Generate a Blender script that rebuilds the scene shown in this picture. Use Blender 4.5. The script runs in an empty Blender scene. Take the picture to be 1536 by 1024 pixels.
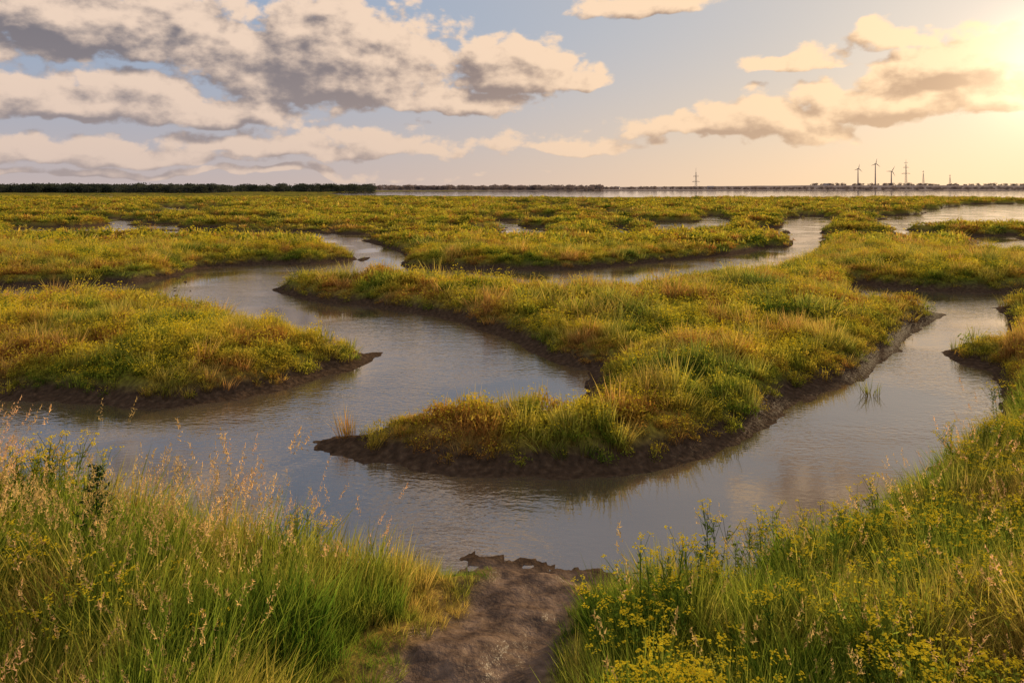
import bpy, math, random
import numpy as np
from mathutils import Vector
random.seed(4); rng=np.random.default_rng(7)
scene=bpy.context.scene
CAM_H=4.0; F=1150.0; VH=282.0; T=0.75
def G(u,v,z=0.0):
    """image pixel, unprojected at height z -> world ground position (metres)"""
    Y=(CAM_H-z)*F/(v-VH); return ((u-768.0)/F*Y, Y)  # image pixel cast through the camera onto the plane at height z
# ------------------------------------------------------------------ noise
_p=rng.permutation(256); _p=np.concatenate([_p,_p,_p]); _a=rng.random(256)*2*np.pi
_gx=np.cos(_a); _gy=np.sin(_a)
def perlin(x,y):
    xi=np.floor(x).astype(np.int64); yi=np.floor(y).astype(np.int64)
    xf=x-xi; yf=y-yi; xi&=255; yi&=255
    u=xf*xf*xf*(xf*(xf*6-15)+10); v=yf*yf*yf*(yf*(yf*6-15)+10)
    def g(ix,iy,dx,dy):
        h=_p[_p[ix&255]+(iy&255)]; return _gx[h]*dx+_gy[h]*dy
    a=g(xi,yi,xf,yf); b=g(xi+1,yi,xf-1,yf); c=g(xi,yi+1,xf,yf-1); d=g(xi+1,yi+1,xf-1,yf-1)
    return (a*(1-u)+b*u)*(1-v)+(c*(1-u)+d*u)*v
def fbm(x,y,o=3):
    s=0;a=1.0
    for i in range(o):
        s=s+a*perlin(x*2**i+17.3*i,y*2**i-9.1*i); a*=0.5
    return s
def ss(a,b,x):
    t=np.clip((x-a)/(b-a),0,1); return t*t*(3-2*t)
# ------------------------------------------------------------------ water outlines
MAIN=[(-300,590,0),(0,600,0),(120,605,0),(210,612,0),(300,607,0),(400,590,0),(480,568,0),(545,546,0),(572,531,0),
(572,522,.1),(555,511,.3),(530,500,.5),(500,490,.6),(430,466,.7),(360,449,T),(310,438,T),(272,430,T),
(268,418,0),(290,406,0),(340,400,0),(400,396,0),(470,396,0),(520,391,0),(552,383,.1),
(540,372,T),(520,363,T),(500,357,T),(480,351,T),(500,350,0),(560,367,0),(600,377,0),(618,386,0),(608,394,0),(614,401,0),
(700,403,0),(800,405,0),(900,402,0),(960,396,0),(1040,389,0),(1110,380,0),(1165,371,0),(1193,358,.6),(1198,345,T),(1190,335,T),(1180,331,T),
(1190,327,0),(1245,327,0),(1240,337,0),(1230,346,0),(1222,358,0),(1228,370,.1),
(1160,390,T),(1080,397,T),(1010,405,T),(950,414,T),(850,418,.72),(760,415,.65),(680,411,.6),(600,409,.5),(500,414,.4),(450,419,.28),(412,426,.15),
(398,436,0),(430,444,0),(480,453,0),(560,461,0),(640,473,0),(700,490,0),(760,511,0),(810,535,0),(850,548,0),(890,556,0),
(862,566,.7),(800,571,.65),(740,575,.6),(690,583,.55),(640,598,.42),(590,615,.3),(555,634,.2),(520,648,.05),(480,659,0),
(472,665,0),(480,673,0),(530,688,0),(600,701,0),(700,713,0),(800,718,0),(900,714,0),(980,706,0),(1050,690,0),(1110,662,0),(1160,637,0),(1210,602,0),(1262,576,0),
(1278,555,.3),(1345,524,0),(1354,505,.4),(1345,490,.5),(1395,484,0),(1418,471,0),(1396,449,.4),(1350,438,.5),(1292,430,T),
(1285,424,0),(1310,429,0),(1400,436,0),(1480,440,0),(1700,436,0),(1750,447,.4),(1536,447,.3),(1500,455,.1),(1492,464,0),(1515,476,0),
(1505,487,.6),(1440,506,.3),(1415,521,.05),(1412,528,0),(1440,545,0),(1490,560,0),
(1500,568,.8),(1450,594,.8),(1400,614,.8),(1370,642,.8),(1300,677,.8),(1285,704,.8),(1200,722,.8),(1150,744,.8),(1080,774,.8),(1000,802,.7),(940,825,.4),(905,842,.1),
(850,848,0),(800,845,0),(730,832,0),(690,826,.1),(640,815,.35),(600,803,.5),(520,778,.7),(450,754,.8),(400,745,.8),(300,723,.8),(200,708,.8),(130,692,.8),(70,675,.8),(0,664,.8),(-300,645,.8)]
OTHERS=[
[(-300,430,0),(0,430,0),(100,428,0),(200,424,0),(272,415,0),(285,428,T),(200,424,T),(100,428,T),(0,431,T),(-300,436,T)],
[(1320,329,T),(1400,331,T),(1536,333,T),(1700,334,T),(1700,318,0),(1430,317,0),(1380,321,0),(1330,325,0)],
[(1700,316,T),(1536,315,T),(1440,312,T),(1418,309,.2),(1536,305.5,0),(1700,305,0)],
[(990,341,T),(1050,337,T),(1085,334,T),(1090,330,.2),(1075,327,0),(1048,329,0),(1050,332,0),(990,336,0)],
[(20,347,T),(100,346,T),(190,345,T),(192,341,0),(100,343,0),(20,344,0)],
[(1470,369,T),(1600,370,T),(1600,363,0),(1475,364,0)],
[(755,345,T),(810,344,T),(808,340,0),(758,341,0)],
[(510,291.2,.75),(700,292.8,.75),(900,294.5,.75),(1100,294.2,.75),(1300,296,.75),(1536,297,.75),(2100,297,.75),(2100,286,0),(1536,286,0),(900,286.3,0),(640,287.2,0),(510,288.6,0)],
]
def smooth_poly(pts,n=3):
    P=np.array([G(*p) for p in pts]); N=len(P); out=[]
    for i in range(N):
        p0,p1,p2,p3=P[i-1],P[i],P[(i+1)%N],P[(i+2)%N]
        L=np.linalg.norm(p2-p1); 
        m1=(p2-p0)/2; m2=(p3-p1)/2
        for m in (m1,m2):
            l=np.linalg.norm(m); 
            if l>L: m*=L/l
        for k in range(n):
            t=k/n; out.append((2*t**3-3*t**2+1)*p1+(t**3-2*t**2+t)*m1+(-2*t**3+3*t**2)*p2+(t**3-t**2)*m2)
    return np.array(out)
POLYS=[smooth_poly(MAIN)]+[smooth_poly(p,2) for p in OTHERS]
def sdf(x,y,R=9.0):
    """+ on land, - in water (clamped)"""
    d2=np.full(x.shape,R*R); inside=np.zeros(x.shape,bool)
    for P in POLYS:
        x0,y0=P.min(0)-R; x1,y1=P.max(0)+R
        sel=np.nonzero((x>x0)&(x<x1)&(y>y0)&(y<y1))[0]
        if len(sel)==0: continue
        o=np.argsort(y[sel]); sel=sel[o]; sx=x[sel]; sy=y[sel]; ins=np.zeros(len(sel),bool); dd=np.full(len(sel),R*R)
        Q=np.roll(P,-1,0)
        for (ax,ay),(bx,by) in zip(P,Q):
            lo=min(ay,by); hi=max(ay,by)
            i0,i1=np.searchsorted(sy,[lo-R,hi+R])
            xx=sx[i0:i1]; yy=sy[i0:i1]; ex=bx-ax; ey=by-ay; l2=ex*ex+ey*ey+1e-9
            t=np.clip(((xx-ax)*ex+(yy-ay)*ey)/l2,0,1)
            q=(xx-ax-t*ex)**2+(yy-ay-t*ey)**2
            np.minimum(dd[i0:i1],q,out=dd[i0:i1])
            if hi>lo:
                j0,j1=np.searchsorted(sy,[lo,hi]); 
                xc=ax+(sy[j0:j1]-ay)/(by-ay)*ex
                ins[j0:j1]^=(sx[j0:j1]<xc)
        d2[sel]=np.minimum(d2[sel],dd); inside[sel]|=ins
    d=np.sqrt(d2); return np.where(inside,-d,d)
PATH=np.array([G(815,846,0),G(800,880,.12),G(775,925,.3),G(752,970,.42),G(700,1024,.5),G(630,1150,.6),G(560,1400,.7)])
def path_d(x,y):
    d=np.full(x.shape,1e9)
    for a,b in zip(PATH[:-1],PATH[1:]):
        e=b-a; t=np.clip(((x-a[0])*e[0]+(y-a[1])*e[1])/(e@e),0,1)
        d=np.minimum(d,np.hypot(x-a[0]-t*e[0],y-a[1]-t*e[1]))
    w=0.44+0.48*ss(7.2,8.2,y)
    return d-w+0.20*perlin(x*2.1,y*2.1)
def is_fore(x,y): return y<np.maximum(9.95,7.2+.95*x)
def height(x,y,full=False):
    k=np.clip(y/35,.35,3)
    wx=x+k*.38*fbm(x/1.7/k,y/1.7/k); wy=y+k*.38*fbm(x/1.7/k+40,y/1.7/k+11)
    sd=sdf(wx,wy)
    # natural tidal creeks of the far marsh
    q=fbm(x/24+3,y/26+7,2); q2=fbm(x/60+30+.4*q,y/15+2,2)
    cr=np.minimum(np.abs(q)*20,np.abs(q2)*12)-1.35
    cr=cr+8*(1-ss(42,60,y))+ss(900,1000,y)*30
    e=np.minimum(sd,cr)
    z=np.where(e<0,-.35*ss(0,1.2,-e),0)
    z=z+.07*ss(0,.30,e)+.33*ss(.22,.85,e)+.17*ss(.7,4,e)+.28*ss(50,130,y)*ss(.2,.9,e)*(1-ss(230,300,y))
    land=ss(.4,2.4,e)
    z=z+land*(.22*fbm(x/1.9,y/1.9)+.24*fbm(x/7+5,y/7))*(1+.8*ss(60,200,y)*(1-ss(230,300,y)))
    z=z+.02*fbm(x*2.2,y*2.2)*ss(-.3,.2,e)
    fore=is_fore(x,y)
    z=np.where(fore,z+.22*ss(8.3,5,y)*land,z)
    pd=path_d(x,y)
    onp=(1-ss(-.1,.35,pd))*fore
    z=z-onp*(.10+.05*land)*ss(.0,.5,e)+onp*(.035*fbm(x*2.6,y*2.6)-.045*np.clip(perlin(x*5.5,y*5.5),0,1)+.012*fbm(x*14,y*14,2))
    z=z+ss(980,1150,y)*(1.2+1.0*perlin(x/150,y/150))
    z=z+ss(1280,1400,y)*ss(470,560,x)*7
    if full: return z,e,pd,onp
    return z
# ------------------------------------------------------------------ node helpers
def newmat(name):
    m=bpy.data.materials.new(name); m.use_nodes=True; nt=m.node_tree; nt.nodes.clear()
    out=nt.nodes.new('ShaderNodeOutputMaterial'); return m,nt,out
class NB:
    def __init__(s,nt): s.nt=nt
    def n(s,t,**k):
        nd=s.nt.nodes.new(t)
        for a,b in k.items(): setattr(nd,a,b)
        return nd
    def link(s,a,b): s.nt.links.new(a,b)
    def put(s,sock,v):
        if isinstance(v,bpy.types.NodeSocket): s.nt.links.new(v,sock)
        elif v is not None: sock.default_value=v
    def math(s,op,a,b=None,c=None,clamp=False):
        nd=s.n('ShaderNodeMath',operation=op,use_clamp=clamp)
        for i,v in enumerate((a,b,c)): 
            if v is not None: s.put(nd.inputs[i],v)
        return nd.outputs[0]
    def vm(s,op,a,b=None,c=None):
        nd=s.n('ShaderNodeVectorMath',operation=op)
        for i,v in enumerate((a,b,c)):
            if v is not None: s.put(nd.inputs[i],v)
        return nd.outputs['Value'] if op in('LENGTH','DOT_PRODUCT') else nd.outputs[0]
    def mix(s,f,a,b,bt='MIX'):
        nd=s.n('ShaderNodeMix',data_type='RGBA',blend_type=bt)
        s.put(nd.inputs[0],f); s.put(nd.inputs[6],a); s.put(nd.inputs[7],b); return nd.outputs[2]
    def noise(s,vec,scale,detail=3,rough=.5,out='Fac'):
        nd=s.n('ShaderNodeTexNoise',noise_dimensions='2D'); s.put(nd.inputs['Vector'],vec); nd.inputs['Scale'].default_value=scale
        nd.inputs['Detail'].default_value=detail; nd.inputs['Roughness'].default_value=rough; return nd.outputs[out]
    def mr(s,v,a,b,c=0.,d=1.,st=True):
        nd=s.n('ShaderNodeMapRange',interpolation_type='SMOOTHSTEP' if st else 'LINEAR')
        s.put(nd.inputs[0],v); 
        for i,q in enumerate((a,b,c,d)): nd.inputs[i+1].default_value=q
        return nd.outputs[0]
    def ramp(s,f,st):
        nd=s.n('ShaderNodeValToRGB'); r=nd.color_ramp
        while len(r.elements)<len(st): r.elements.new(.5)
        for e,(p,c) in zip(r.elements,st): e.position=p; e.color=(*c,1)
        s.put(nd.inputs[0],f); return nd.outputs[0]
def c4(c): return (*c,1)
# ------------------------------------------------------------------ materials
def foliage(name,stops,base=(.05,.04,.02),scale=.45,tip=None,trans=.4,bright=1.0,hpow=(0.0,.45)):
    m,nt,out=newmat(name); b=NB(nt)
    pos=b.n('ShaderNodeNewGeometry').outputs['Position']
    n1=b.noise(pos,scale,2,.6); oi=b.n('ShaderNodeAttribute',attribute_name='irnd').outputs['Fac']
    rn=b.n('ShaderNodeAttribute',attribute_name='rnd').outputs['Fac']; h=b.n('ShaderNodeAttribute',attribute_name='h').outputs['Fac']
    f=b.math('ADD',b.math('MULTIPLY_ADD',n1,2.5,-.86),b.math('ADD',b.math('MULTIPLY',oi,.28),b.math('MULTIPLY',rn,.18)),clamp=True)
    col=b.ramp(f,stops)
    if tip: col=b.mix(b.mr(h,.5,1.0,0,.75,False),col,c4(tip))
    col=b.mix(b.mr(h,*hpow,1,0,False),col,c4(base))  # dead-brown blade bases, darkened further to paint shade low in the plants
    br=b.math('MULTIPLY',b.math('MULTIPLY_ADD',rn,.7*bright,.65*bright),b.math('MULTIPLY_ADD',oi,.55,.72))
    col=b.vm('SCALE',col); b.link(br,col.node.inputs['Scale'])
    p=b.n('ShaderNodeBsdfDiffuse'); b.link(col,p.inputs[0]); t=b.n('ShaderNodeBsdfTranslucent'); b.link(col,t.inputs[0])
    mx=b.n('ShaderNodeMixShader'); mx.inputs[0].default_value=trans; b.link(p.outputs[0],mx.inputs[1]); b.link(t.outputs[0],mx.inputs[2])
    b.link(mx.outputs[0],out.inputs[0]); return m
def simple(name,col,rough=.7,var=.25,scale=3,trans=0):
    m,nt,out=newmat(name); b=NB(nt); pos=b.n('ShaderNodeNewGeometry').outputs['Position']
    c=b.mix(b.noise(pos,scale,1),c4([x*(1-var) for x in col]),c4([min(1,x*(1+var)) for x in col]))
    if trans:
        p=b.n('ShaderNodeBsdfDiffuse'); b.link(c,p.inputs[0])
        t=b.n('ShaderNodeBsdfTranslucent'); b.link(c,t.inputs[0]); mx=b.n('ShaderNodeMixShader'); mx.inputs[0].default_value=trans
        b.link(p.outputs[0],mx.inputs[1]); b.link(t.outputs[0],mx.inputs[2]); b.link(mx.outputs[0],out.inputs[0])
    else:
        p=b.n('ShaderNodeBsdfPrincipled'); b.link(c,p.inputs['Base Color']); p.inputs['Roughness'].default_value=rough
        b.link(p.outputs[0],out.inputs[0])
    return m
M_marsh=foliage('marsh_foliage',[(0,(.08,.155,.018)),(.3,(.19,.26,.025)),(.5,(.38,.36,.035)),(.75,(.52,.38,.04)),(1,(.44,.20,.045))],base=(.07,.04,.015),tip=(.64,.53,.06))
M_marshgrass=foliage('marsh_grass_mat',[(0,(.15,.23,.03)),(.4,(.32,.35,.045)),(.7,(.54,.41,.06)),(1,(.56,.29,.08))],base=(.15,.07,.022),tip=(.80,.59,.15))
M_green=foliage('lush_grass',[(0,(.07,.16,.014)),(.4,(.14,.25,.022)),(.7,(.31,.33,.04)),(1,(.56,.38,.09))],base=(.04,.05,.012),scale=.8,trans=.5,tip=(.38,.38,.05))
M_seed=foliage('seed_head',[(0,(.62,.43,.15)),(.5,(.72,.48,.18)),(1,(.74,.43,.21))],base=(.16,.19,.05),trans=.5)
M_dark=foliage('dark_leaf',[(0,(.03,.075,.018)),(1,(.07,.12,.03))],base=(.02,.03,.01))
M_herb=foliage('herb_leaf',[(0,(.09,.16,.022)),(1,(.24,.28,.035))],base=(.03,.05,.012))
M_yellow=simple('yellow_petal',(.92,.70,.035),.6,.10,20,.4)
M_tree=foliage('distant_leaf',[(0,(.09,.105,.07)),(1,(.14,.14,.09))],base=(.09,.10,.07),scale=.02,trans=.25,hpow=(-1,0.0))  # leaf green greyed, with distance haze put into the colour
M_treefar=foliage('hazy_leaf',[(0,(.32,.25,.24)),(1,(.42,.33,.29))],base=(.32,.26,.24),scale=.02,trans=.4,hpow=(-1,0.0))  # distance haze painted into a much paler leaf colour
M_bark=simple('bark',(.14,.12,.10),.9)
M_steel=simple('weathered_steel',(.28,.23,.22),.7)
M_wall=simple('distant_wall',(.46,.38,.35),.8); M_roof=simple('distant_roof',(.36,.30,.28),.8); M_win=simple('dark_window',(.20,.18,.18),.5)  # haze colour blended into the far walls, roofs and windows

# ground
M_ground,nt,out=newmat('marsh_ground'); b=NB(nt)
pos=b.n('ShaderNodeNewGeometry').outputs['Position']
mud=b.n('ShaderNodeAttribute',attribute_name='mud').outputs['Fac']; pth=b.n('ShaderNodeAttribute',attribute_name='path').outputs['Fac']
far=b.n('ShaderNodeAttribute',attribute_name='haze_tint').outputs['Fac']
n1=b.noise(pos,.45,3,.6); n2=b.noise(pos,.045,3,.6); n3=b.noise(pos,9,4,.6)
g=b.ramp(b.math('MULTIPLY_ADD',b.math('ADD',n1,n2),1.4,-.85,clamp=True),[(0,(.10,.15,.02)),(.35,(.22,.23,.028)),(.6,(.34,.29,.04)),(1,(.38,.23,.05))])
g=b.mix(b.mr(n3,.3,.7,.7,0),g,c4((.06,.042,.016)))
g=b.mix(far,g,c4((.30,.24,.21)))  # land past the estuary recoloured hazy brown as painted distance haze
mc=b.ramp(n3,[(.25,(.035,.022,.013)),(.55,(.08,.05,.03)),(.8,(.14,.092,.055))])
pc=b.ramp(b.noise(pos,4,5,.66),[(.32,(.05,.03,.02)),(.5,(.13,.082,.053)),(.62,(.17,.11,.073)),(.78,(.26,.175,.12))])
mc=b.mix(pth,mc,pc)
col=b.mix(mud,g,mc)
p=b.n('ShaderNodeBsdfDiffuse'); b.link(col,p.inputs[0]); gs=b.n('ShaderNodeBsdfGlossy'); gs.inputs['Roughness'].default_value=.38
bp=b.n('ShaderNodeBump'); bp.inputs['Strength'].default_value=.7; bp.inputs['Distance'].default_value=.045
b.link(b.noise(pos,9,4,.6),bp.inputs['Height']); b.link(bp.outputs[0],p.inputs['Normal']); b.link(bp.outputs[0],gs.inputs['Normal'])
mx=b.n('ShaderNodeMixShader'); b.link(b.math('MULTIPLY_ADD',pth,.022,b.math('MULTIPLY',mud,.006)),mx.inputs[0]); b.link(p.outputs[0],mx.inputs[1]); b.link(gs.outputs[0],mx.inputs[2]); b.link(mx.outputs[0],out.inputs[0])
# water
M_water,nt,out=newmat('tidal_water'); b=NB(nt)
pos=b.n('ShaderNodeNewGeometry').outputs['Position']
p=b.n('ShaderNodeBsdfPrincipled'); p.inputs['IOR'].default_value=2.7
b.link(b.ramp(b.noise(pos,.5,2),[(.3,(.085,.060,.036)),(.7,(.13,.094,.058))]),p.inputs['Base Color'])
p.inputs['Roughness'].default_value=.045; p.inputs['Specular IOR Level'].default_value=.5
mp=b.n('ShaderNodeMapping'); b.link(pos,mp.inputs[0]); mp.inputs['Scale'].default_value=(1,1.8,1); mp.inputs['Rotation'].default_value=(0,0,.35)
h1=b.noise(mp.outputs[0],7,2,.5); h2=b.noise(mp.outputs[0],1.6,1,.5); h3=b.noise(pos,.25,1)
amp=b.mr(h3,.36,.6,.10,.9)
hh=b.math('MULTIPLY',b.math('ADD',b.math('MULTIPLY',h1,.42),b.math('MULTIPLY',h2,.45)),amp)
bp=b.n('ShaderNodeBump'); bp.inputs['Strength'].default_value=.18; bp.inputs['Distance'].default_value=.10
b.link(hh,bp.inputs['Height']); b.link(bp.outputs[0],p.inputs['Normal']); b.link(p.outputs[0],out.inputs[0])
# ------------------------------------------------------------------ terrain mesh
def fast_mesh(name,V,Fq):
    me=bpy.data.meshes.new(name); me.vertices.add(len(V)); me.vertices.foreach_set('co',np.ascontiguousarray(V,dtype=np.float32).ravel())
    n=Fq.shape[1]; me.loops.add(Fq.size); me.loops.foreach_set('vertex_index',Fq.ravel().astype(np.int32))
    me.polygons.add(len(Fq)); me.polygons.foreach_set('loop_start',np.arange(0,Fq.size,n,dtype=np.int32))
    me.update(calc_edges=True); return me
def addobj(name,me,mats=()):
    o=bpy.data.objects.new(name,me); scene.collection.objects.link(o)
    for m in mats: me.materials.append(m)
    return o
NR,NC=800,680
ys=1.2*np.exp(np.linspace(0,math.log(7000/1.2),NR)); ts=np.linspace(-.98,.98,NC)
YY,TT=np.meshgrid(ys,ts,indexing='ij'); XX=((YY+5)*TT)
x=XX.ravel(); y=YY.ravel()
z,e,pd,onp=height(x,y,True)
idx=np.arange(NR*NC).reshape(NR,NC)
Fq=np.stack([idx[:-1,:-1],idx[:-1,1:],idx[1:,1:],idx[1:,:-1]],-1).reshape(-1,4)
me=fast_mesh('ground',np.stack([x,y,z],1),Fq)
me.polygons.foreach_set('use_smooth',np.ones(len(Fq),bool))
mudv=1-ss(.16,.34,z+.05*fbm(x*1.5,y*1.5)); mudv=np.maximum(mudv,onp)
a=me.attributes.new('mud','FLOAT','POINT'); a.data.foreach_set('value',mudv.astype(np.float32))
a=me.attributes.new('path','FLOAT','POINT'); a.data.foreach_set('value',(onp*ss(.02,.3,e)).astype(np.float32))
a=me.attributes.new('haze_tint','FLOAT','POINT'); a.data.foreach_set('value',ss(930,1000,y).astype(np.float32))  # mask for the haze colour painted on the far shore
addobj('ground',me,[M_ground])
me=bpy.data.meshes.new('river_water'); me.from_pydata([(-7500,-30,0),(7500,-30,0),(7500,7000,0),(-7500,7000,0)],[],[(0,1,2,3)])
addobj('river_water',me,[M_water])
# ------------------------------------------------------------------ plant builder
class PB:
    def __init__(s): s.v=[];s.f=[];s.m=[];s.h=[];s.r=[]
    def blade(s,p,az,L,w,lean,curl,mat=0,seg=3,h0=0,h1=1,twist=None):
        r=random.random(); d=Vector((math.cos(az),math.sin(az),0)); tw=az+math.pi/2 if twist is None else twist
        sd=Vector((math.cos(tw),math.sin(tw),0)); pos=Vector(p); ang=lean; b0=len(s.v)
        for i in range(seg+1):
            t=i/seg; ww=w*(1-t**1.6)*(.75+.5*min(1,t*3))
            if i<seg: s.v+= [tuple(pos-sd*ww/2),tuple(pos+sd*ww/2)]; s.h+=[h0+(h1-h0)*t]*2; s.r+=[r]*2
            else: s.v.append(tuple(pos)); s.h.append(h1); s.r.append(r)
            pos=pos+(d*math.sin(ang)+Vector((0,0,1))*math.cos(ang))*(L/seg); ang+=curl/seg
        for i in range(seg-1): k=b0+2*i; s.f.append((k,k+1,k+3,k+2)); s.m.append(mat)
        k=b0+2*(seg-1); s.f.append((k,k+1,k+2)); s.m.append(mat); return pos
    def leaf(s,p,L,w,mat=0,h=.7,up=.4,tri=False):
        az=random.random()*6.283; el=random.uniform(-.4,1.2)*up*2; d=Vector((math.cos(az)*math.cos(el),math.sin(az)*math.cos(el),math.sin(el)))
        q=Vector((random.gauss(0,1),random.gauss(0,1),random.gauss(0,1))).cross(d).normalized(); p=Vector(p); b0=len(s.v); r=random.random()
        if tri:
            s.v+=[tuple(p-q*w/2),tuple(p+q*w/2),tuple(p+d*L)]; s.h+=[h]*3; s.r+=[r]*3; s.f.append((b0,b0+1,b0+2))
        else:
            s.v+=[tuple(p),tuple(p+d*L*.5+q*w/2),tuple(p+d*L),tuple(p+d*L*.5-q*w/2)]; s.h+=[h]*4; s.r+=[r]*4
            s.f.append((b0,b0+1,b0+2,b0+3))
        s.m.append(mat)
    def stem(s,a,b_,w,mat=0,h0=0,h1=1):
        a=Vector(a); b_=Vector(b_); d=(b_-a).normalized(); u=d.orthogonal().normalized(); v=d.cross(u); b0=len(s.v); r=random.random()
        for P,ww,h in((a,w,h0),(b_,w*.6,h1)):
            for k in range(3):
                an=k*2.094; s.v.append(tuple(P+(u*math.cos(an)+v*math.sin(an))*ww)); s.h.append(h); s.r.append(r)
        for k in range(3): s.f.append((b0+k,b0+(k+1)%3,b0+3+(k+1)%3,b0+3+k)); s.m.append(mat)
    def head(s,p,R,mat=1,n=5):
        b0=len(s.v); p=Vector(p); r=random.random(); tx,ty=random.uniform(-.4,.4),random.uniform(-.4,.4)
        s.v.append(tuple(p+Vector((0,0,R*.6)))); s.h.append(1); s.r.append(r)
        for k in range(n):
            an=k*6.283/n; X=math.cos(an)*R; Y=math.sin(an)*R; s.v.append(tuple(p+Vector((X,Y,X*tx+Y*ty)))); s.h.append(1); s.r.append(r)
        for k in range(n): s.f.append((b0,b0+1+k,b0+1+(k+1)%n)); s.m.append(mat)
    def mesh(s,name,mats):
        me=bpy.data.meshes.new(name); me.from_pydata(s.v,[],s.f)
        for m in mats: me.materials.append(m)
        me.polygons.foreach_set('material_index',s.m)
        for n,d in(('h',s.h),('rnd',s.r)):
            a=me.attributes.new(n,'FLOAT','POINT'); a.data.foreach_set('value',np.array(d,dtype=np.float32))
        me.update(); return me
U=random.uniform
def shrub(n,R,H,leaf,mat,flowers=0,blades=10,fr=.012):
    P=PB()
    for i in range(n):
        th=U(0,6.283); rr=R*math.sqrt(U(0,1)); top=H*(1-(rr/R)**2*.6); zz=top*U(.1,1)**.6
        P.leaf((rr*math.cos(th),rr*math.sin(th),zz),leaf*U(.6,1.4),leaf*U(.3,.55),0,min(1,zz/H*1.0),.7,True)
    for i in range(blades):
        th=U(0,6.283); rr=R*.8*U(0,1); P.blade((rr*math.cos(th),rr*math.sin(th),0),th,H*U(.9,1.5),leaf*.2,U(0,.5),.3,0,2)
    for i in range(flowers):
        th=U(0,6.283); rr=R*math.sqrt(U(0,1)); P.head((rr*math.cos(th),rr*math.sin(th),H*U(.9,1.35)),fr*U(.8,1.3),1,4)
    return P.mesh('marsh_shrub',[mat,M_yellow])
def tuft(n,R,H,w,mat,lean=.5,curl=.9,seeds=0,seg=3):
    P=PB()
    for i in range(n):
        th=U(0,6.283); rr=R*math.sqrt(U(0,1)); P.blade((rr*math.cos(th),rr*math.sin(th),0),th+U(-.8,.8),H*U(.5,1.1),w*U(.6,1.3),U(0,lean),U(.1,curl),0,seg,twist=U(0,6.28))
    for i in range(seeds):
        th=U(0,6.283); rr=R*U(0,1); H2=H*U(1.0,1.4); ln=U(0,.25); p0=(rr*math.cos(th),rr*math.sin(th),0)
        q=P.blade(p0,th,H2,.004,ln,.35,0,3,twist=U(0,6.28))
        d=Vector((math.cos(th)*math.sin(ln+.3),math.sin(th)*math.sin(ln+.3),math.cos(ln+.3)))
        for k in range(24):
            t=U(0,1); pp=q-d*t*H2*.2; P.leaf(pp+Vector((U(-1,1),U(-1,1),0))*.013*(.2+t),U(.012,.024),.006,1,.9,.9,True)
    return P.mesh('grass_tuft',[mat,M_seed])
def ragwort(H,stems=5):
    P=PB()
    for i in range(stems):
        th=U(0,6.283); ln=U(0,.35); h=H*U(.7,1.1); a=Vector((U(-.1,.1),U(-.1,.1),0)); d=Vector((math.cos(th)*math.sin(ln),math.sin(th)*math.sin(ln),math.cos(ln)))
        P.stem(a,a+d*h*.9,.004,0,.2,.9)
        for k in range(44):
            t=U(.1,.92); P.leaf(a+d*h*t,U(.04,.09)*(1.1-t*.5),U(.008,.018),0,.4+t*.5,.5)
        for k in range(random.randint(4,6)):
            t=U(.6,.88); s=a+d*h*t; th2=U(0,6.283); rr=U(.03,.12); tip=a+d*h*(.99+U(-.08,.05))+Vector((math.cos(th2)*rr,math.sin(th2)*rr,0))
            P.stem(s,tip,.002,0,.8,.9)
            for q in range(random.randint(5,8)): P.head(tip+Vector((U(-.026,.026),U(-.026,.026),U(-.008,.014))),U(.006,.0095),1)
    return P.mesh('ragwort',[M_herb,M_yellow])
def tree(seed,mat):
    random.seed(seed); P=PB(); H=7
    P.stem((0,0,0),(U(-.3,.3),0,H*.55),.28,1,1,1)
    cl=[]
    for k in range(9):
        th=k*2.4; s=Vector((0,0,H*U(.2,.5))); e_=Vector((math.cos(th)*U(.8,3.2),math.sin(th)*U(.8,3.2),H*U(.35,.85))); P.stem(s,e_,.1,1,1,1); cl.append((e_,U(.9,1.7)))
    cl.append((Vector((0,0,H*.85)),1.3))
    for c,r in cl:
        for k in range(34):
            v=Vector((random.gauss(0,1),random.gauss(0,1),random.gauss(0,.75))).normalized()*r*U(.5,1.08); P.leaf(c+v,U(.5,1.1),U(.4,.8),0,.8,.5)
    for k in range(60): P.leaf((U(-2.5,2.5),U(-2.5,2.5),U(0,2)),U(.6,1.1),U(.5,.8),0,.5,.5)
    return P.mesh('tree',[mat,M_bark])
def collection(name,meshes):
    c=bpy.data.collections.new(name)
    for i,me in enumerate(meshes):
        o=bpy.data.objects.new(f'{name}_variant_{i:02d}',me); c.objects.link(o)
    return c
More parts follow.
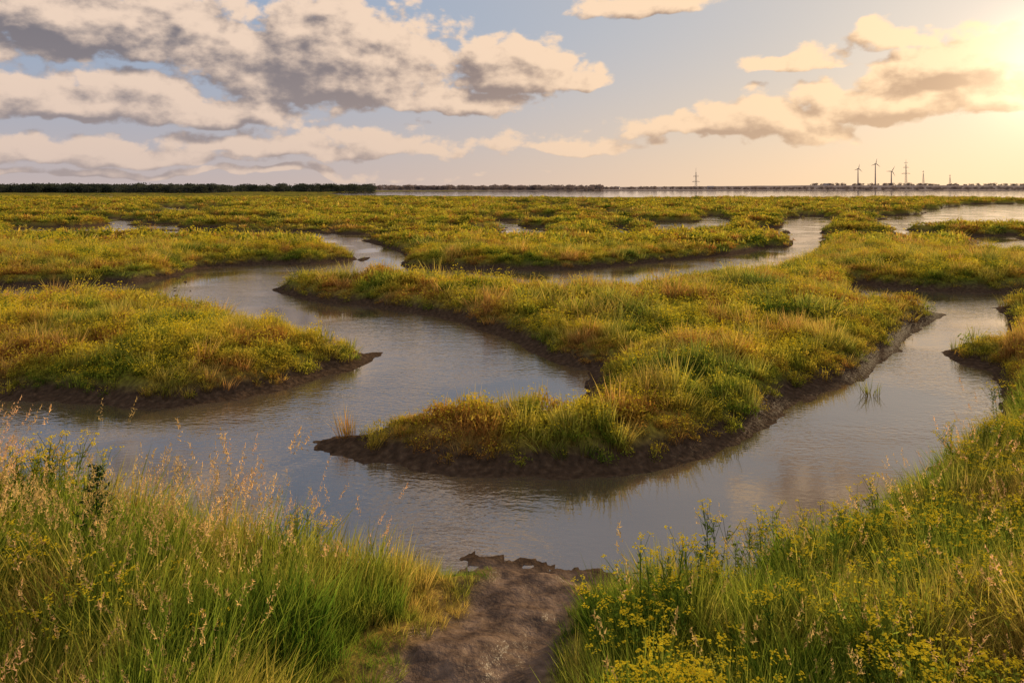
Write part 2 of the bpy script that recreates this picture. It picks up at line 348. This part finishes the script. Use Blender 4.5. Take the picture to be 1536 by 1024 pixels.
def scatter(name,col,x,y,z,scale,kind,tilt=.15,realize=True):
    n=len(x); me=bpy.data.meshes.new(name); me.vertices.add(n); me.vertices.foreach_set('co',np.stack([x,y,z],1).astype(np.float32).ravel())
    rot=np.stack([rng.normal(0,tilt,n),rng.normal(0,tilt,n),rng.random(n)*6.283],1)
    a=me.attributes.new('rot','FLOAT_VECTOR','POINT'); a.data.foreach_set('vector',rot.astype(np.float32).ravel())
    a=me.attributes.new('scl','FLOAT_VECTOR','POINT'); a.data.foreach_set('vector',scale.astype(np.float32).ravel())
    a=me.attributes.new('kind','INT','POINT'); a.data.foreach_set('value',kind.astype(np.int32))
    a=me.attributes.new('irnd','FLOAT','POINT'); a.data.foreach_set('value',rng.random(n).astype(np.float32))
    o=addobj(name,me)
    ng=bpy.data.node_groups.new(name+'_scatter','GeometryNodeTree'); ng.interface.new_socket('Geometry',in_out='INPUT',socket_type='NodeSocketGeometry'); ng.interface.new_socket('Geometry',in_out='OUTPUT',socket_type='NodeSocketGeometry')
    N=ng.nodes; L=ng.links; gi=N.new('NodeGroupInput'); go=N.new('NodeGroupOutput'); ip=N.new('GeometryNodeInstanceOnPoints'); ci=N.new('GeometryNodeCollectionInfo')
    ci.inputs['Collection'].default_value=col; ci.inputs['Separate Children'].default_value=True; ci.inputs['Reset Children'].default_value=True
    def na(nm,t): k=N.new('GeometryNodeInputNamedAttribute'); k.data_type=t; k.inputs['Name'].default_value=nm; return k.outputs['Attribute']
    er=N.new('FunctionNodeEulerToRotation'); L.new(na('rot','FLOAT_VECTOR'),er.inputs[0])
    L.new(gi.outputs[0],ip.inputs['Points']); L.new(ci.outputs[0],ip.inputs['Instance']); ip.inputs['Pick Instance'].default_value=True
    L.new(na('kind','INT'),ip.inputs['Instance Index']); L.new(er.outputs[0],ip.inputs['Rotation']); L.new(na('scl','FLOAT_VECTOR'),ip.inputs['Scale'])
    g_=ip.outputs[0]
    for nm in ('rot','scl','kind'):
        r=N.new('GeometryNodeRemoveAttribute'); r.inputs['Name'].default_value=nm; L.new(g_,r.inputs[0]); g_=r.outputs[0]
    if realize:
        r=N.new('GeometryNodeRealizeInstances'); L.new(g_,r.inputs[0]); g_=r.outputs[0]
    L.new(g_,go.inputs[0]); md=o.modifiers.new('scatter','NODES'); md.node_group=ng; return o
# --- low marsh vegetation
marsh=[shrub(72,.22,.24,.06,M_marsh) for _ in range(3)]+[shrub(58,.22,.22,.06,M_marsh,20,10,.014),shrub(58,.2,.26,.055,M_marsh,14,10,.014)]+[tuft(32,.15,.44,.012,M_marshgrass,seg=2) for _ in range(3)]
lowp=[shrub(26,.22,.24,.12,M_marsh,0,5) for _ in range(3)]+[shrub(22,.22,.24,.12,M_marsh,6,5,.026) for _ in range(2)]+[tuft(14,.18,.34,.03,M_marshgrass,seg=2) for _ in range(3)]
C_marsh=collection('marsh_plants',marsh); C_low=collection('marsh_plants_small',lowp)
zones=[('marsh_vegetation',C_marsh,8,20,48,1.0,1.0),('marsh_vegetation',C_marsh,20,45,14,1.6,1.15),('marsh_vegetation',C_low,45,110,4.2,2.6,1.3),('marsh_vegetation',C_low,110,260,.8,5,1.6)]
for (nm,C,a0,a1,den,sx,sz) in zones:
    area=.86*(a1*a1-a0*a0); n=int(area*den); yy=np.sqrt(rng.random(n)*(a1*a1-a0*a0)+a0*a0); xx=(yy+1.5)*rng.uniform(-.83,.83,n)
    zz,ee,pp,oo=height(xx,yy,True)
    keep=(~(is_fore(xx,yy)&(yy<14)))&(ee>.32+.1*rng.normal(size=n)+.5*(yy>110))&(zz>.07)
    xx,yy,zz,ee=xx[keep],yy[keep],zz[keep],ee[keep]; n=len(xx)
    s=rng.uniform(.6,1.35,n)*(.62+.38*ss(.2,1.4,ee)); pat=fbm(xx/.9,yy/.9,2)
    hz=s*sz*(1+1.2*np.clip(pat,-.6,.9))
    fl=fbm(xx/3+9,yy/3,2)+rng.normal(0,.35,n); gr=fbm(xx/2.2+90,yy/2.2,2)+rng.normal(0,.3,n)
    kd=rng.integers(0,3,n); kd=np.where(gr>.12,rng.integers(5,8,n),kd); kd=np.where(fl>.12,rng.integers(3,5,n),kd)
    scatter(nm,C,xx,yy,zz-.02,np.stack([s*sx,s*sx,hz],1),kd)
# --- foreground bank grasses
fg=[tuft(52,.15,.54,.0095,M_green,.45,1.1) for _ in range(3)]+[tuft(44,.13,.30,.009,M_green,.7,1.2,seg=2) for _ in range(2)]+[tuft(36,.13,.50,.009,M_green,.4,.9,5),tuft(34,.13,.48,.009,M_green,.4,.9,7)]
C_fg=collection('bank_grasses',fg)
n=6000; yy=np.sqrt(rng.random(n)*(15**2-2.6**2)+2.6**2); xx=(yy+1.5)*rng.uniform(-.85,.85,n)
n2=5600; y2=rng.uniform(3.2,9.9,n2); x2=(y2+1.2)*rng.uniform(-.85,.85,n2); xx=np.concatenate([xx,x2]); yy=np.concatenate([yy,y2]); n=len(xx)
zz,ee,pp,oo=height(xx,yy,True)
keep=is_fore(xx,yy)&(ee>.22)&(pp>.02)&(zz>.06); xx,yy,zz,ee,pp=xx[keep],yy[keep],zz[keep],ee[keep],pp[keep]; n=len(xx)
s=rng.uniform(.65,1.3,n)*(.42+.58*ss(.05,1.0,pp))*(.7+.3*ss(.2,1.2,ee)); s*=1+.5*np.clip(fbm(xx/.8,yy/.8,2),-.7,1); s*=1+.24*ss(-1.0,-3.2,xx); s*=1-.06*ss(.5,1.5,xx)
kd=rng.integers(0,3,n); short=(pp<.35)|(rng.random(n)<.18); kd=np.where(short,rng.integers(3,5,n),kd)
sl=(xx<.1)&(ee>.25)&(pp>.7)&(rng.random(n)<.07+.5*ss(.0,.35,fbm(xx/1.1,yy/1.1+8,2)+.1)*ss(5.2,6.8,yy)); kd=np.where(sl,rng.integers(5,7,n),kd)
sr=(xx>=.3)&(pp>.7)&(rng.random(n)<.04); kd=np.where(sr,rng.integers(5,7,n),kd)
scatter('bank_grass',C_fg,xx,yy,zz-.02,np.stack([s,s,s],1),kd,.1)
C_rw=collection('ragwort_plants',[ragwort(.66,5),ragwort(.58,4),ragwort(.74,5),ragwort(.54,3)])
n=3200; ry=rng.uniform(3.4,11.5,n); rx=rng.uniform(.5,9,n); rz,re,rp,ro=height(rx,ry,True)
pat=fbm(rx/.7+3,ry/.7,2)
keep=is_fore(rx,ry)&(re>.35)&(rp>.4)&(rx<ry*.85+1)&(rng.random(n)<.08+.34*ss(0,.4,pat))
lx=np.array([-5.0,-4.8,-4.6,-4.9,-5.2,-3.9,-3.1,-5.4,-4.4,-5.1,-4.7]); ly=np.array([8.2,8.1,8.3,7.8,8.0,6.1,5.6,7.6,7.9,8.4,8.5])
lx=np.concatenate([lx,rng.uniform(-5,-1.6,14)]); ly=np.concatenate([ly,rng.uniform(4.6,7.6,14)]); lz=height(lx,ly)
s=rng.uniform(.7,1.2,keep.sum()); s=np.concatenate([s,np.full(11,1.4),np.full(14,1.0)])
rx=np.concatenate([rx[keep],lx]); ry=np.concatenate([ry[keep],ly]); rz=np.concatenate([rz[keep],lz]); n=len(rx)
scatter('ragwort_flowers',C_rw,rx,ry,rz-.02,np.stack([s,s,s],1),rng.integers(0,4,n),.08)
# leafy weed
random.seed(11); P=PB()
P.stem((0,0,0),(0.03,0,1.0),.009,0,.4,1)
for k in range(60):
    t=k/60; zz_=.12+.87*t; th=k*2.4; L=.24*(1-t)+.05; d=Vector((math.cos(th),math.sin(th),.45)).normalized(); a0=Vector((.03*t,0,zz_)); P.stem(a0,a0+d*L,.003,0,.6,1)
    for j in range(16): P.leaf(a0+d*L*U(.15,1),U(.03,.05),.012,0,.9,.5)
wy=6.6; wx=-3.6; o=addobj('leafy_weed',P.mesh('leafy_weed',[M_dark])); o.location=(wx,wy,float(height(np.array([wx]),np.array([wy]))[0])); o.scale=(1.1,1.1,1.12)
# tuft in the stream
x0,y0=G(1305,592,0); o=addobj('reed_tuft',tuft(34,.18,.42,.012,M_marshgrass,.6,.8)); o.location=(x0,y0,-.03)
# ------------------------------------------------------------------ distant trees
random.seed(5)
def band(n,u0,u1,y0,y1,s0,s1):
    tx=[];ty=[];ts_=[]
    for i in range(n):
        Y=U(y0,y1); u=U(u0,u1); tx.append((u-768)/F*Y); ty.append(Y); ts_.append(U(s0,s1))
    return np.array([tx,ty,ts_])
def trees(name,mat,bands,sd):
    C=collection(name+'_crowns',[tree(i,mat) for i in range(sd,sd+4)]); random.seed(sd)
    tx,ty,t_=np.concatenate([band(*q) for q in bands],1); t_=t_*(1+.35*perlin(tx/40,ty/40)); tz=np.maximum(height(tx,ty),.3)
    scatter(name,C,tx,ty,tz-.3,np.stack([t_*1.5,t_*1.5,t_],1),rng.integers(0,4,len(tx)),.03,False)
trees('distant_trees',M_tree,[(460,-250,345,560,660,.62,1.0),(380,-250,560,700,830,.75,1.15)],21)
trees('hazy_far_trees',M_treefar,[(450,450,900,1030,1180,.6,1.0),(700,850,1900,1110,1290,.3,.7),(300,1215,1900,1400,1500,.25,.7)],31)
# ------------------------------------------------------------------ buildings and masts
def warehouse(x,y,z,w,d,h,rz):
    root=bpy.data.objects.new('warehouse',None); scene.collection.objects.link(root); root.location=(x,y,z); root.rotation_euler=(0,0,rz)
    def part(nm,V,Fs,m):
        me=bpy.data.meshes.new(nm); me.from_pydata(V,[],Fs); o=addobj(nm,me,[m]); o.parent=root
    a,c=w/2,d/2; r=h*1.35
    part('walls',[(-a,-c,0),(a,-c,0),(a,c,0),(-a,c,0),(-a,-c,h),(a,-c,h),(a,c,h),(-a,c,h),(-a,0,r),(a,0,r)],[(0,1,5,4),(2,3,7,6),(1,2,6,9,5),(3,0,4,8,7)],M_wall)
    k=.4; part('roof',[(-a-k,-c-k,h-.1),(a+k,-c-k,h-.1),(a+k,0,r+.15),(-a-k,0,r+.15),(-a-k,c+k,h-.1),(a+k,c+k,h-.1)],[(0,1,2,3),(3,2,5,4)],M_roof)
    V=[];Fs=[]; nwin=max(2,int(w/5))
    for i in range(nwin):
        xx_=-a+(i+.5)*w/nwin; b0=len(V); V+=[(xx_-1,-c-.03,h*.35),(xx_+1,-c-.03,h*.35),(xx_+1,-c-.03,h*.75),(xx_-1,-c-.03,h*.75)]; Fs.append((b0,b0+1,b0+2,b0+3))
    part('windows',V,Fs,M_win)
def hz(x,y): return float(height(np.array([x]),np.array([y]))[0])
for u,Y,w,h in [(874,1190,9,3.5),(890,1200,12,4.5),(925,1210,9,3.5),(1066,1240,10,4),(1240,1430,10,3)]:
    X=(u-768)/F*Y; warehouse(X,Y,hz(X,Y)-.3,w,10,h,U(-.3,.3))
def tube(P,a,b_,r): P.stem(a,b_,r,0,1,1)
def mast(name,u,Y,H,arms,top=True):
    P=PB(); 
    for sx,sy in((-1,-1),(1,-1),(1,1),(-1,1)): tube(P,(sx*1.6,sy*1.6,0),(sx*.3,sy*.3,H*.8),.28)
    for k in range(8):
        z0=H*.8*k/8; z1=H*.8*(k+1)/8; w0=1.6-1.3*k/8; w1=1.6-1.3*(k+1)/8
        tube(P,(-w0,-w0,z0),(w1,-w1,z1),.12); tube(P,(w0,w0,z0),(-w1,w1,z1),.12); tube(P,(w0,-w0,z0),(w1,w1,z1),.12)
    tube(P,(0,0,H*.75),(0,0,H),.3)
    for zf,wd in arms:
        tube(P,(-wd,0,H*zf),(wd,0,H*zf),.4); tube(P,(-wd,0,H*zf),(0,0,H*zf+2.5),.2); tube(P,(wd,0,H*zf),(0,0,H*zf+2.5),.2)
    o=addobj(name,P.mesh(name,[M_steel])); X=(u-768)/F*Y; o.location=(X,Y,hz(X,Y)-.3); return o
mast('lattice_mast',1044,1250,35,[(.35,6),(.6,4.5)]); mast('lattice_mast',1359,1420,49,[(.45,8),(.68,5),(.85,3)]); mast('lattice_mast',1385,1420,28,[(.9,1.5)]);mast('lattice_mast',1425,1420,20,[(.9,1.5)])
def turbine(u,Y,H,B,rot):
    root=bpy.data.objects.new('wind_turbine',None); scene.collection.objects.link(root); X=(u-768)/F*Y; root.location=(X,Y,hz(X,Y)-.3)
    P=PB()
    for lvl,(zz_,r) in enumerate([(0,1.3),(H*.5,.95),(H,.7)]):
        for k in range(10): P.v.append((r*math.cos(k*.6283),r*math.sin(k*.6283),zz_)); P.h.append(1); P.r.append(.5)
        if lvl:
            for k in range(10): q=(lvl-1)*10; P.f.append((q+k,q+(k+1)%10,q+10+(k+1)%10,q+10+k)); P.m.append(0)
    o=addobj('tower',P.mesh('tower',[M_steel])); o.parent=root
    P=PB(); tube(P,(0,-2.5,H+.4),(0,3,H+.4),1.1); o=addobj('nacelle',P.mesh('nacelle',[M_steel])); o.parent=root
    P=PB()
    for k in range(3):
        an=rot+k*2.094; d=Vector((math.sin(an),0,math.cos(an))); q=Vector((math.cos(an),0,-math.sin(an))); c=Vector((0,-2.8,H+.4)); b0=len(P.v)
        for t,w in((.02,.4),(.2,.9),(.6,.5),(1,.15)): P.v+=[tuple(c+d*B*t-q*w),tuple(c+d*B*t+q*w*.6)]; P.h+=[1,1]; P.r+=[.5,.5]
        for j in range(3): P.f.append((b0+2*j,b0+2*j+1,b0+2*j+3,b0+2*j+2)); P.m.append(0)
    o=addobj('blades',P.mesh('blades',[M_steel])); o.parent=root
turbine(1287,1420,31,9,.2); turbine(1313,1420,40,10,.15); turbine(1337,1420,26,11,.5)
# ------------------------------------------------------------------ sky
SAZ=math.radians(38); SEL=math.radians(11.5)
def dirv(az,el): return Vector((math.sin(az)*math.cos(el),math.cos(az)*math.cos(el),math.sin(el)))
S=dirv(SAZ,SEL)
w=bpy.data.worlds.new('World'); scene.world=w; w.use_nodes=True; nt=w.node_tree; nt.nodes.clear(); b=NB(nt)
try: w.cycles.sampling_method='NONE'
except Exception as ex: print(ex)
def AE(u,v): az=math.atan((u-768)/F); return az, math.atan((VH-v)/F*math.cos(az))
CL=[(120,15,370,80),(110,140,270,42),(490,75,220,100),(340,165,140,30),(755,92,100,58),(680,150,130,26),(965,4,130,24),
(1370,142,215,42),(1470,84,170,56),(1150,176,125,44),(1050,196,200,18),(1185,84,95,18),(1350,52,110,22),(860,110,70,18),
(150,226,320,24),(480,216,260,26),(840,212,140,18),(270,258,420,9)]
g=bpy.data.node_groups.new('cloud_density','ShaderNodeTree'); g.interface.new_socket('P',in_out='INPUT',socket_type='NodeSocketVector'); g.interface.new_socket('D',in_out='OUTPUT',socket_type='NodeSocketFloat')
q=NB(g); gi=q.n('NodeGroupInput'); go=q.n('NodeGroupOutput'); Pn=gi.outputs[0]
st=q.vm('MULTIPLY',Pn,(1,1.6,1))
wn=q.noise(st,9,2,.5,'Color'); wv=q.vm('MULTIPLY',q.vm('SUBTRACT',wn,(.5,.5,.5)),(.09,.045,0)); Pw=q.vm('ADD',Pn,wv)
acc=None
for (u,v,ru,rv) in CL:
    a_,e_=AE(u,v+rv*.45); rx_=ru*1.12/F*math.cos(a_)**1.5; ry_=rv*1.5/F*math.cos(a_)
    t=q.vm('MULTIPLY_ADD',Pw,(1/rx_,1/ry_,0),(-a_/rx_,-e_/ry_,0)); t=q.vm('MINIMUM',t,q.vm('MULTIPLY',t,(1,2.6,1)))
    d=q.math('MULTIPLY_ADD',q.vm('LENGTH',t),-min(1.2,.55+rv/65),min(1.2,.55+rv/65))
    acc=d if acc is None else q.math('SMOOTH_MAX',acc,d,.1)
# broken cloud overhead, above the modelled bank (seen only mirrored in the water)
sy=q.n('ShaderNodeSeparateXYZ'); q.link(Pn,sy.inputs[0])
over=q.math('MULTIPLY',q.mr(sy.outputs[1],.24,.34,0,1,False),q.math('MULTIPLY_ADD',q.noise(q.vm('MULTIPLY',Pn,(1,1.4,1)),3.2,2),3,-1.3))
acc=q.math('MAXIMUM',acc,-.6); acc=q.math('MAXIMUM',acc,q.math('SUBTRACT',over,q.mr(sy.outputs[1],.24,.34,.6,0,False)))
vo=q.n('ShaderNodeTexVoronoi',feature='F1',voronoi_dimensions='2D'); vo.inputs['Scale'].default_value=19; vo.inputs['Detail'].default_value=2.5; vo.inputs['Roughness'].default_value=.55
q.link(q.vm('ADD',q.vm('MULTIPLY',Pn,(1,1.5,1)),q.vm('MULTIPLY',wv,(.5,.5,0))),vo.inputs['Vector'])
nz=q.noise(st,20,7,.6)
dd=q.math('ADD',acc,q.math('ADD',q.math('MULTIPLY_ADD',nz,1.05,-.45),q.math('MULTIPLY_ADD',vo.outputs['Distance'],-.42,.19)))
q.link(dd,go.inputs[0])
D=b.vm('NORMALIZE',b.n('ShaderNodeTexCoord').outputs['Generated']); sx=b.n('ShaderNodeSeparateXYZ'); b.link(D,sx.inputs[0])
az=b.math('ARCTAN2',sx.outputs[0],sx.outputs[1]); el=b.math('ARCSINE',sx.outputs[2])
cp=b.n('ShaderNodeCombineXYZ'); b.link(az,cp.inputs[0]); b.link(el,cp.inputs[1]); Pc=cp.outputs[0]
def dens(off):
    n_=b.n('ShaderNodeGroup'); n_.node_tree=g; b.link(b.vm('ADD',Pc,off) if off else Pc,n_.inputs[0]); return n_.outputs[0]
d0=dens(None); d1=dens((.018,.018,0)); 
mask=b.mr(d0,-.03,.28)
GS=dirv(math.radians(35),math.radians(7.5))
sd_=b.math('MAXIMUM',b.vm('DOT_PRODUCT',D,tuple(GS)),0)
wide=b.math('POWER',sd_,5.5); mid=b.math('POWER',sd_,60); tight=b.math('POWER',sd_,700)
lit=b.math('MULTIPLY_ADD',b.math('SUBTRACT',d0,d1),1.5,.68); thick=b.mr(d0,.15,1.35,0,.82,False)
lit=b.mr(b.math('SUBTRACT',lit,thick),-.15,1,0,1)
shade=b.mix(wide,c4((.19,.172,.19)),c4((.42,.26,.17))); bright=b.mix(wide,c4((.88,.67,.52)),c4((1.15,.80,.48)))
cc=b.mix(lit,shade,bright)
hz_=b.mix(wide,c4((.56,.45,.42)),c4((1.12,.76,.43)))
hm=b.math('POWER',b.mr(el,0,.22,1,0,False),1.6)
cc=b.mix(b.math('MULTIPLY',hm,.6),cc,hz_)
sky=b.n('ShaderNodeTexSky',sky_type='NISHITA'); sky.sun_disc=False; sky.sun_elevation=SEL; sky.sun_rotation=SAZ; sky.air_density=1.0; sky.dust_density=.3; sky.ozone_density=3.0
bg1=b.n('ShaderNodeBackground'); b.link(sky.outputs[0],bg1.inputs[0]); bg1.inputs[1].default_value=.055
blue=b.mix(wide,c4((.38,.48,.65)),c4((.84,.72,.60)))
bgb=b.n('ShaderNodeBackground'); b.link(blue,bgb.inputs[0])
m0=b.n('ShaderNodeMixShader'); m0.inputs[0].default_value=.75; b.link(bg1.outputs[0],m0.inputs[1]); b.link(bgb.outputs[0],m0.inputs[2])
bg2=b.n('ShaderNodeBackground'); b.link(hz_,bg2.inputs[0]); bg2.inputs[1].default_value=1.0
m1=b.n('ShaderNodeMixShader'); b.link(b.math('MULTIPLY',hm,.9),m1.inputs[0]); b.link(m0.outputs[0],m1.inputs[1]); b.link(bg2.outputs[0],m1.inputs[2])
bg3=b.n('ShaderNodeBackground'); b.link(cc,bg3.inputs[0])
m2=b.n('ShaderNodeMixShader'); b.link(b.math('MULTIPLY',mask,.95),m2.inputs[0]); b.link(m1.outputs[0],m2.inputs[1]); b.link(bg3.outputs[0],m2.inputs[2])
gl=b.n('ShaderNodeBackground'); b.link(b.mix(b.math('ADD',b.math('MULTIPLY',mid,.22),b.math('MULTIPLY',tight,.8),clamp=True),c4((0,0,0)),c4((1.0,.72,.42))),gl.inputs[0])
ad=b.n('ShaderNodeAddShader'); b.link(m2.outputs[0],ad.inputs[0]); b.link(gl.outputs[0],ad.inputs[1])
ow=b.n('ShaderNodeOutputWorld'); b.link(ad.outputs[0],ow.inputs[0])
# ------------------------------------------------------------------ sun, camera
L=bpy.data.lights.new('sun','SUN'); L.energy=5.0; L.angle=math.radians(.6); L.color=(1,.77,.45); lo=bpy.data.objects.new('sun',L); scene.collection.objects.link(lo); lo.rotation_euler=S.to_track_quat('Z','Y').to_euler()
cam=bpy.data.cameras.new('camera'); co=bpy.data.objects.new('camera',cam); scene.collection.objects.link(co); co.location=(0,0,CAM_H); co.rotation_euler=(math.radians(90),0,0)
cam.sensor_width=36; cam.lens=F/1536*36; cam.shift_y=-230/1536; cam.clip_start=.1; cam.clip_end=20000; scene.camera=co
scene.view_settings.view_transform='Standard'; scene.view_settings.look='None'; scene.view_settings.exposure=0
